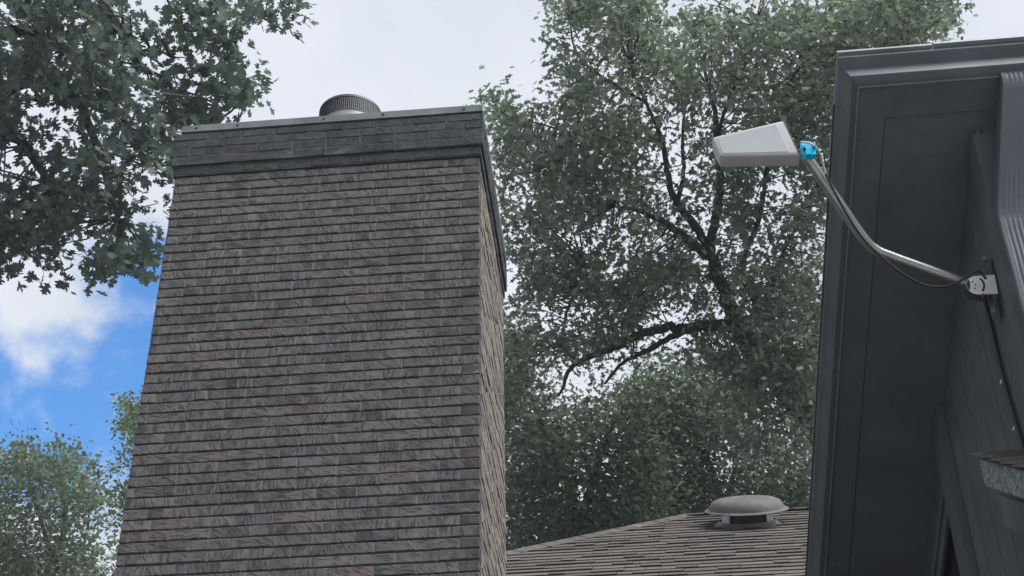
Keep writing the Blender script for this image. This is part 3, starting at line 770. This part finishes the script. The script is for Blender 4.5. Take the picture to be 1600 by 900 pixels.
# ------------------------------------------------------------------ trees
def leaf_template(lobes, wid, lift=.12):
    """outline widths along the midrib; returns verts (x across, y along, z), tris"""
    mid = [(0, t) for t, _ in lobes]
    vs = [(0, t, 0) for t, _ in lobes]; n = len(lobes)
    for sg in (-1, 1):
        for (t, (wv, ft)) in lobes: vs.append((sg*wv*wid, t+ft, lift*wv*wid))
    fs = []
    for i in range(n-1):
        fs += [(i, i+1, n+i+1, n+i)[::1], (i+1, i, 2*n+i, 2*n+i+1)]
    return np.array(vs, float), np.array(fs, int)
PIN = leaf_template([(0, (.012, 0)), (.16, (.02, 0)), (.22, (.20, .0)), (.30, (.36, .06)), (.35, (.17, .0)), (.45, (.17, .0)), (.52, (.44, .02)), (.60, (.50, .12)), (.64, (.19, .03)), (.72, (.17, 0)), (.80, (.34, .06)), (.85, (.12, .04)), (1., (.01, 0))], 1.0)
OAK = leaf_template([(0, (.02, 0)), (.25, (.36, .05)), (.38, (.12, 0)), (.55, (.46, .08)), (.70, (.14, 0)), (1., (.02, 0))], .70)
OVAL = leaf_template([(0, (.02, 0)), (.35, (.34, 0)), (.7, (.28, 0)), (1., (.02, 0))], .95)
def rotmats(dirs, roll):
    """y axis of the leaf along dirs, z (upper side) as near to the sky as the roll allows"""
    y = dirs/np.linalg.norm(dirs, axis=1, keepdims=True)
    up = np.tile(np.array([0, 0, 1.]), (len(y), 1)); x = np.cross(y, up); ln = np.linalg.norm(x, axis=1, keepdims=True)
    x = np.where(ln < 1e-3, np.array([1., 0, 0]), x/np.maximum(ln, 1e-3)); z = np.cross(x, y)
    c, s_ = np.cos(roll)[:, None], np.sin(roll)[:, None]
    x2 = x*c+z*s_; z2 = np.cross(x2, y)
    return np.stack([x2, y, z2], axis=2)
def leaf_arrays(twigs, per, spread, size, droop=.35):
    """twigs: (n,3) twig tips. each carries a whorl of leaves"""
    n = len(twigs); P = np.repeat(twigs, per, axis=0)+rng.normal(0, 1, (n*per, 3))*spread
    out_ = np.repeat(rng.normal(0, 1, (n, 3))*[1.1, 1.1, .6], per, axis=0)
    d = rng.normal(0, 1, (n*per, 3))*[.8, .8, .5]+out_; d[:, 2] -= droop*1.6
    return P, rotmats(d, rng.normal(0, .75, n*per)), size*rng.uniform(.55, 1.3, n*per)
def build_leaves(name, P, R, S, tmpl, m, parent):
    V, Fq = tmpl; k = len(V); n = len(P)
    bend = V.copy()
    W = np.einsum('nij,kj->nki', R, bend)*S[:, None, None]+P[:, None, :]
    o0 = np.array(abs_loc(parent)); W -= o0
    me = bpy.data.meshes.new(name); nf = len(Fq)*n
    me.vertices.add(n*k); me.vertices.foreach_set('co', W.astype(np.float32).ravel())
    idx = (Fq[None]+(np.arange(n)*k)[:, None, None]).reshape(-1)
    me.loops.add(nf*4); me.loops.foreach_set('vertex_index', idx.astype(np.int32))
    me.polygons.add(nf); me.polygons.foreach_set('loop_start', np.arange(0, nf*4, 4, dtype=np.int32)); 
    me.materials.append(m); me.update(calc_edges=True); me.validate()
    o = link(name, me, parent, o0); return tag(o, kind='stuff')
def inside(poly, x, y):
    p = np.asarray(poly, float); r = np.zeros(len(x), bool); j = len(p)-1
    for i in range(len(p)):
        c = ((p[i, 1] > y) != (p[j, 1] > y)) & (x < (p[j, 0]-p[i, 0])*(y-p[i, 1])/(p[j, 1]-p[i, 1]+1e-9)+p[i, 0]); r ^= c; j = i
    return r
class VNoise:                                                    # smooth value noise, to make crowns clump and open
    def __init__(s, seed): s.g = np.random.default_rng(seed).random((64, 64))
    def __call__(s, x, y, sc):
        x, y = np.asarray(x)/sc+100, np.asarray(y)/sc+100; i, j = np.floor(x).astype(int), np.floor(y).astype(int); u, v = x-i, y-j
        u = u*u*(3-2*u); v = v*v*(3-2*v); G = lambda a, b: s.g[a % 64, b % 64]
        return (G(i, j)*(1-u)+G(i+1, j)*u)*(1-v)+(G(i, j+1)*(1-u)+G(i+1, j+1)*u)*v
def sample(poly, n, holes=(), seed=1, sc=60, thr=.35, soft=.35):
    p = np.asarray(poly, float); lo_, hi_ = p.min(0), p.max(0); N = VNoise(seed); X, Y = [], []; tot = 0
    while tot < n:
        x = rng.uniform(lo_[0], hi_[0], n*3); y = rng.uniform(lo_[1], hi_[1], n*3); k = inside(poly, x, y)
        v = .65*N(x, y, sc)+.35*N(x+500, y, sc*.4); k &= rng.random(len(x)) < np.clip((v-thr)/soft+.5, .03, 1)
        for h in holes:
            rx, ry = h[2], h[3] if len(h) > 3 else h[2]
            k &= ((x-h[0])/rx)**2+((y-h[1])/ry)**2 > rng.uniform(.6, 1.25, len(x))
        X.append(x[k]); Y.append(y[k]); tot += k.sum()
    return np.concatenate(X)[:n], np.concatenate(Y)[:n]
def pts3(x, y, d): return CAM+(CF[None]+CR[None]*((x-800)/FPX)[:, None]-CU[None]*((y-450)/FPX)[:, None])*d[:, None]
def limb(mb, pix, rad, d):
    """pix: list of (x, y[, depth]); rad in metres at the ends"""
    P_ = [at(p[0], p[1], p[2] if len(p) > 2 else d) for p in pix]; S_ = spline(P_, 5)
    r = np.linspace(rad[0], rad[1], len(S_)); S_ = [s_+rng.normal(0, .35, 3)*rr*.5 for s_, rr in zip(S_, r)]
    mb.tube(S_, list(r), 8)
def twiglets(mb, tips, anchors, r=.006, frac=.5):
    A = np.asarray(anchors)
    for t in tips:
        if rng.random() > frac: continue
        k = np.argmin(((A-t)**2).sum(1)); a = A[k]
        mid = (a+t)/2+rng.normal(0, .06, 3)*np.linalg.norm(t-a); mb.tube([a, mid, t], [r*1.6, r, r*.5], 4, caps=False)
def tree(base, label, group=None): return empty('tree', (base[0], base[1], 0), label, 'tree', group)
def path_pts(pix, d, n=8): return spline([at(p[0], p[1], p[2] if len(p) > 2 else d) for p in pix], n)

# --- near oak hanging in from the upper left
bL = at(-420, 300, 11.5)
tL = tree(bL, 'dark oak with pointed lobed leaves hanging in at the upper left of the chimney')
tm = MB()
tm.tube(spline([(bL[0], bL[1], 0), (bL[0]+.1, bL[1], 3), (bL[0], bL[1]+.1, 6), (bL[0]+.5, bL[1], 9), (bL[0]+.9, bL[1], 12)], 5), list(np.linspace(.34, .16, 21)), 12)
limbsL = [([(-420, 120), (-200, 60), (-60, 10), (60, -40), (150, -30)], (.12, .05)),
          ([(150, -30), (165, 15), (180, 38), (200, 55), (215, 78), (222, 82)], (.05, .022)),
          ([(170, 25), (188, 50), (205, 72), (215, 95), (228, 110), (250, 120), (272, 140)], (.035, .012)),
          ([(222, 82), (232, 77), (250, 79), (268, 90)], (.016, .008)), ([(222, 82), (240, 92), (255, 105)], (.012, .006)),
          ([(-420, 300), (-200, 200), (-60, 180), (20, 210), (60, 260), (90, 330)], (.10, .02)),
          ([(-60, 180), (40, 130), (110, 150), (150, 220), (170, 300), (185, 340)], (.06, .012)),
          ([(-60, 60), (40, 50), (120, 90), (190, 180), (230, 260)], (.06, .012)),
          ([(-60, 10), (0, 80), (30, 140)], (.03, .01)),
          ([(150, -30), (250, -40), (330, -30), (400, 20), (428, 38)], (.03, .005)), ([(250, -40), (262, 0), (285, 40)], (.014, .006)), ([(330, -30), (340, 30), (352, 90)], (.014, .006)),
          ([(272, 140), (310, 150), (360, 175)], (.010, .005)), ([(400, -30), (440, -20), (452, 10)], (.010, .005)), ([(400, 30), (414, 25)], (.004, .003))]
anch = []
for pix, r in limbsL: limb(tm, pix, r, 11.3); anch += path_pts(pix, 11.3, 5)
PL = [(-80, -80), (190, -80), (197, 0), (180, 25), (196, 68), (212, 112), (248, 150), (275, 178), (290, 196), (330, 195), (330, 260), (290, 300), (258, 330), (250, 385), (238, 412), (215, 405), (190, 410), (165, 425), (130, 425), (100, 400), (65, 410), (40, 370), (20, 405), (-80, 415)]
HL = [(25, 180, 8), (100, 130, 8), (150, 110, 7), (60, 340, 8, 6), (180, 250, 8), (115, 375, 9, 7), (30, 300, 9), (222, 128, 10, 12), (205, 95, 8, 10), (250, 185, 9, 7), (185, 165, 8, 6), (225, 215, 8), (70, 285, 9), (95, 330, 10, 8), (205, 330, 10, 12), (120, 300, 7), (50, 110, 8), (160, 60, 8), (30, 35, 14), (20, 120, 14), (140, 155, 13), (60, 150, 8), (140, 262, 14, 22), (168, 308, 16, 18), (10, 335, 22, 16), (95, 62, 7), (130, 45, 10), (40, 250, 8), (110, 205, 9), (85, 95, 8), (120, 110, 7)]
x, y = sample(PL, 660, HL, 3, 45, .42, .24); d = rng.uniform(9.8, 12.6, len(x)); tw = [pts3(x, y, d)]
ext = [(242, 48, 18, 14, 7), (300, 6, 40, 12, 11), (345, 12, 30, 12, 8), (318, 50, 36, 10, 10), (362, 66, 20, 12, 7), (300, 92, 22, 8, 4), (345, 116, 32, 14, 11), (378, 132, 14, 16, 6), (316, 145, 24, 10, 6), (288, 168, 22, 10, 7), (350, 172, 26, 5, 5), (388, 152, 5, 10, 3), (456, 18, 10, 13, 6), (185, -4, 12, 5, 3), (262, 118, 14, 10, 4), (300, 188, 28, 9, 10), (394, 8, 16, 9, 4), (415, 2, 12, 8, 3)]
for cx, cy, rx, ry, n_ in ext:
    a = rng.uniform(0, 2*math.pi, n_); r_ = np.sqrt(rng.random(n_)); tw.append(pts3(cx+rx*r_*np.cos(a), cy+ry*r_*np.sin(a), rng.uniform(10.6, 11.9, n_)))
fr_ = [(12, 420), (40, 400), (70, 425), (95, 415), (128, 440), (150, 445), (165, 440), (190, 425), (222, 425), (245, 420), (252, 395), (60, 385)]
tw.append(pts3(np.array([p_[0] for p_ in fr_], float), np.array([p_[1]-14 for p_ in fr_], float), rng.uniform(10.5, 11.3, len(fr_))))
tw = np.concatenate(tw)
twiglets(tm, tw, anch, .006, .45)
tm.build('trunk', m_bark, tL, smooth=True)
Pq, Rq, Sq = leaf_arrays(tw, 10, .080, .088, .6)
sx, sy = [], []
pr_ = [proj(p_) for p_ in Pq]; inf = np.array([(0 < a < 470 and 0 < b < 450) for a, b, c in pr_]); dz = np.array([c for a, b, c in pr_])
score = np.where(inf, Sq/dz, 0); order = np.argsort(-score); top = order[:300]; restI = order[300:]
V, Fq = PIN; lms = []
for k in range(4):
    bend = V.copy(); bend[:, 2] += -.12*(k/3)*(bend[:, 1]**2); me = bpy.data.meshes.new('leaf'); me.from_pydata([tuple(p_) for p_ in bend], [], [tuple(q_) for q_ in Fq.tolist()]); me.materials.append(m_leafL); lms.append(me)
for i in top:
    o = bpy.data.objects.new('leaf', lms[i % 4]); col.objects.link(o); o.parent = tL
    mt = Matrix(Rq[i].tolist()).to_4x4() @ Matrix.Scale(float(Sq[i]), 4); mt.translation = Vector(Pq[i])-tL.location; o.matrix_local = mt
build_leaves('crown', Pq[restI], Rq[restI], Sq[restI], PIN, m_leafL, tL)

# --- big oak behind the roof on the right
DR = 17.0
bR = at(1420, 900, DR)
tR = tree(bR, 'large grey-green oak with forking limbs filling the sky right of the chimney')
tm = MB()
tm.tube(spline([(bR[0]+.4, bR[1], 0), (bR[0]+.3, bR[1], 3), at(1395, 860, DR), at(1330, 740, DR), at(1278, 660, DR), at(1225, 600, DR), at(1180, 548, DR), at(1148, 505, DR)], 6), list(np.linspace(.36, .105, 43)), 14)
limbsR = [([(1148, 505), (1140, 480), (1118, 420), (1108, 385)], (.10, .065)),
          ([(1108, 385), (1122, 330), (1126, 280), (1120, 220), (1118, 180), (1108, 140)], (.058, .022)),
          ([(1108, 385), (1080, 345), (1055, 310), (1042, 265), (1035, 220), (1010, 160), (985, 105)], (.055, .015)),
          ([(1060, 315), (1068, 270), (1066, 220), (1070, 170)], (.03, .012)),
          ([(1110, 400), (1070, 372), (1040, 350), (1000, 330), (960, 322)], (.06, .012)),
          ([(1155, 510), (1110, 508), (1075, 514), (1040, 512), (1000, 522), (965, 540), (935, 552), (905, 566), (888, 580), (880, 605)], (.072, .02)),
          ([(1075, 514), (1040, 532), (1010, 548), (985, 560), (965, 575), (945, 600)], (.04, .014)),
          ([(905, 566), (880, 540), (885, 490), (900, 455), (915, 420)], (.022, .01)), ([(880, 605), (872, 620)], (.02, .01)),
          ([(1225, 600), (1200, 560), (1195, 500), (1215, 420), (1250, 340), (1290, 260)], (.05, .012)),
          ([(1195, 500), (1160, 420), (1190, 330), (1200, 250), (1230, 150), (1260, 60)], (.04, .01)),
          ([(1278, 660), (1310, 560), (1360, 420), (1390, 250), (1400, 80), (1420, 10)], (.14, .02)),
          ([(1120, 220), (1140, 150), (1170, 90), (1180, 40)], (.025, .01)), ([(1010, 160), (940, 120), (900, 80), (890, 30)], (.02, .008)),
          ([(1035, 220), (970, 215), (900, 210), (850, 195), (800, 185)], (.025, .006)), ([(985, 560), (990, 540), (982, 480)], (.015, .006)),
          ([(1250, 625), (1220, 650), (1190, 640)], (.03, .008)), ([(1290, 680), (1240, 640), (1212, 632)], (.03, .01))]
anch = []
for pix, r in limbsR: limb(tm, pix, r, DR); anch += path_pts(pix, DR, 5)
PRm = [(862, -60), (1018, -60), (1022, 12), (1040, 45), (1062, 30), (1090, 12), (1130, -20), (1145, 20), (1165, 40), (1185, 15), (1200, -60), (1500, -60), (1488, 25), (1455, 62), (1400, 90), (1330, 110), (1330, 560), (1300, 560), (1290, 640), (1180, 620), (1100, 570), (1040, 545), (960, 560), (930, 560), (905, 590), (880, 570), (850, 545), (815, 560), (800, 520), (812, 470), (835, 440), (800, 410), (782, 350), (776, 290), (784, 240), (768, 205), (764, 160), (778, 150), (800, 178), (850, 160), (884, 140), (878, 105), (862, 75), (872, 30)]
HR = [(862, 490, 22, 26), (1065, 255, 14, 22), (1048, 285, 10, 14), (1085, 300, 10, 30), (1275, 235, 20, 22), (940, 430, 9, 12), (1215, 515, 10, 14), (905, 500, 14, 18), (1140, 470, 10, 8), (1000, 500, 20, 8), (900, 585, 16, 22), (1290, 180, 18, 12), (1100, 560, 30, 7), (1030, 300, 12, 16), (848, 360, 8, 8), (960, 480, 14, 10)]
KEEP = [limbsR[i][0] for i in (0, 1, 2, 3, 4, 5, 6)]
x, y = sample(PRm, 3700, HR, 8, 48, .44, .24); d = rng.uniform(15.2, 19.2, len(x)); twR = pts3(x, y, d)
# the inner limbs are bare: no twigs close to them on the near side
segs = np.concatenate([np.array([proj(p_)[:2] for p_ in path_pts(pix, DR, 6)]) for pix in KEEP])
near = np.array([np.min((segs[:, 0]-a)**2+(segs[:, 1]-b)**2) for a, b in zip(x, y)])
ok_ = ~((near < 15**2) & (d < DR+.6) & (rng.random(len(x)) < .78)) & ~((near < 26**2) & (rng.random(len(x)) < .35)); twR = twR[ok_]
cov_ = np.stack([rng.uniform(1150, 1310, 130), rng.uniform(500, 700, 130)]); twR = np.concatenate([twR, pts3(cov_[0], cov_[1], rng.uniform(15.4, 16.4, 130))])
# outer sprigs on the skyline
ed = np.array([(772, 160), (780, 168), (790, 172), (798, 182), (808, 178), (775, 185), (783, 192), (868, 20), (866, 50), (872, 90), (886, 125), (850, 162), (815, 180), (775, 155), (768, 175), (776, 205), (785, 250), (780, 320), (800, 385), (1050, 40), (1035, 30), (1100, 5), (1150, 25), (1440, 45), (1470, 30), (1485, 35), (1400, 75), (890, 640), (815, 480), (838, 450), (895, 410), (860, 440), (930, 585)], float)
twR = np.concatenate([twR, pts3(ed[:, 0], ed[:, 1], rng.uniform(16, 18, len(ed)))])
twiglets(tm, twR, anch, .007, .35)
tm.build('trunk', m_bark, tR, smooth=True)
Pq, Rq, Sq = leaf_arrays(twR, 13, .115, .096, .45)
build_leaves('crown', Pq, Rq, Sq, OAK, m_leafR, tR)

# --- lower trees beyond the roof
def low_tree(label, base_px, depth, poly, n, holes, seed, m, per=10, size=.12, spread=.16, tmpl=OAK, sc=60, thr=.36, limbs=(), dr=2.0, soft=.3):
    b = at(base_px[0], base_px[1], depth); t = tree(b, label); k = MB()
    k.tube(spline([(b[0], b[1], 0), (b[0]+.1, b[1], b[2]*.5), b], 5), list(np.linspace(.22, .09, 11)), 10)
    an_ = [b]
    for pix, r in limbs: limb(k, pix, r, depth); an_ += path_pts(pix, depth, 5)
    x, y = sample(poly, n, holes, seed, sc, thr, soft); T = pts3(x, y, rng.uniform(depth-dr, depth+dr, n))
    twiglets(k, T, an_, .007, .3); k.build('trunk', m_bark, t, smooth=True)
    P_, R_, S_ = leaf_arrays(T, per, spread, size, .25); build_leaves('crown', P_, R_, S_, tmpl, m, t)
    return t
low_tree('dense bushy tree between the chimney and the middle of the shingle roof', (900, 830), 20.5,
         [(770, 500), (800, 505), (830, 540), (850, 600), (880, 650), (905, 640), (940, 615), (985, 590), (1020, 640), (1035, 700), (1050, 780), (1060, 840), (900, 880), (770, 900)], 1600,
         [(845, 575, 12, 14), (905, 610, 26, 28), (850, 615, 8)], 21, m_leafB, per=15, size=.095,
         limbs=[([(900, 830), (890, 760), (850, 680), (825, 600)], (.09, .02)), ([(900, 830), (930, 740), (960, 660)], (.08, .02))])
low_tree('dark leafy tree behind the roof vent with sky glinting through it', (1140, 860), 22.0,
         [(985, 585), (1040, 560), (1120, 580), (1200, 620), (1300, 640), (1320, 860), (1000, 870), (1000, 780)], 1700,
         [(1195, 720, 16, 10), (1235, 735, 12, 10), (1120, 745, 10, 8), (1090, 690, 10, 8), (1150, 700, 9), (1250, 690, 12, 14), (1110, 640, 9, 7), (1040, 760, 7)], 35, m_leafB, per=15, size=.095, soft=.3, thr=.4,
         limbs=[([(1140, 860), (1120, 760), (1080, 660), (1050, 600)], (.09, .02)), ([(1140, 860), (1200, 760), (1250, 680)], (.08, .02)), ([(1130, 800), (1150, 720), (1150, 640)], (.05, .015))])
# --- trees in the lower left
low_tree('soft green round-headed tree in the lower left corner below the blue sky', (60, 985), 30,
         [(-60, 705), (10, 712), (28, 700), (45, 690), (60, 708), (72, 722), (90, 696), (104, 700), (112, 722), (128, 712), (140, 730), (138, 752), (155, 760), (165, 775), (172, 800), (185, 900), (190, 990), (-60, 990)], 1300,
         [(40, 845, 7, 14), (85, 815, 10, 6), (60, 800, 6), (15, 790, 5), (120, 865, 5, 4), (165, 880, 4, 12)], 44, m_leafF, per=14, size=.10, spread=.20, tmpl=OVAL, sc=34, thr=.36, soft=.22, dr=2.5,
         limbs=[([(60, 985), (50, 900), (20, 860), (-20, 830)], (.10, .03)), ([(60, 985), (75, 900), (100, 830), (95, 750), (90, 720)], (.10, .02)), ([(85, 880), (60, 800), (45, 740), (42, 715)], (.05, .015)), ([(75, 900), (130, 850), (140, 780)], (.05, .015)), ([(90, 830), (70, 800), (55, 780)], (.03, .01))])
low_tree('slim yellow-green tree peeping out beside the left edge of the chimney', (235, 900), 24,
         [(182, 628), (192, 622), (215, 618), (250, 615), (260, 900), (180, 900), (178, 870), (190, 830), (176, 780), (180, 760), (200, 750), (205, 728), (180, 735), (178, 715), (200, 698), (196, 685), (183, 668)], 330,
         [(205, 722, 10, 10), (190, 745, 10, 7), (200, 655, 5)], 51, m_leafS, per=15, size=.062, spread=.10, tmpl=OVAL, sc=25, thr=.35, dr=1.2,
         limbs=[([(235, 900), (225, 800), (215, 700), (205, 640)], (.06, .012)), ([(222, 780), (195, 770)], (.02, .008))])

# ------------------------------------------------------------------ thin haze added to stand in for lens veil and lifted shadows
hz = MB(); hz.box((-60, -14, -1), (60, 60, 24.5))
hm = bpy.data.materials.new('veil_haze'); hm.use_nodes = True; t = hm.node_tree; t.nodes.clear()
o_ = nd(t, 'ShaderNodeOutputMaterial'); pv = nd(t, 'ShaderNodeVolumePrincipled'); pv.inputs['Density'].default_value = .0011; pv.inputs['Color'].default_value = (.88, .93, 1, 1)
t.links.new(pv.outputs[0], o_.inputs['Volume'])
tag(hz.build('veil_haze_volume', hm), kind='stuff')
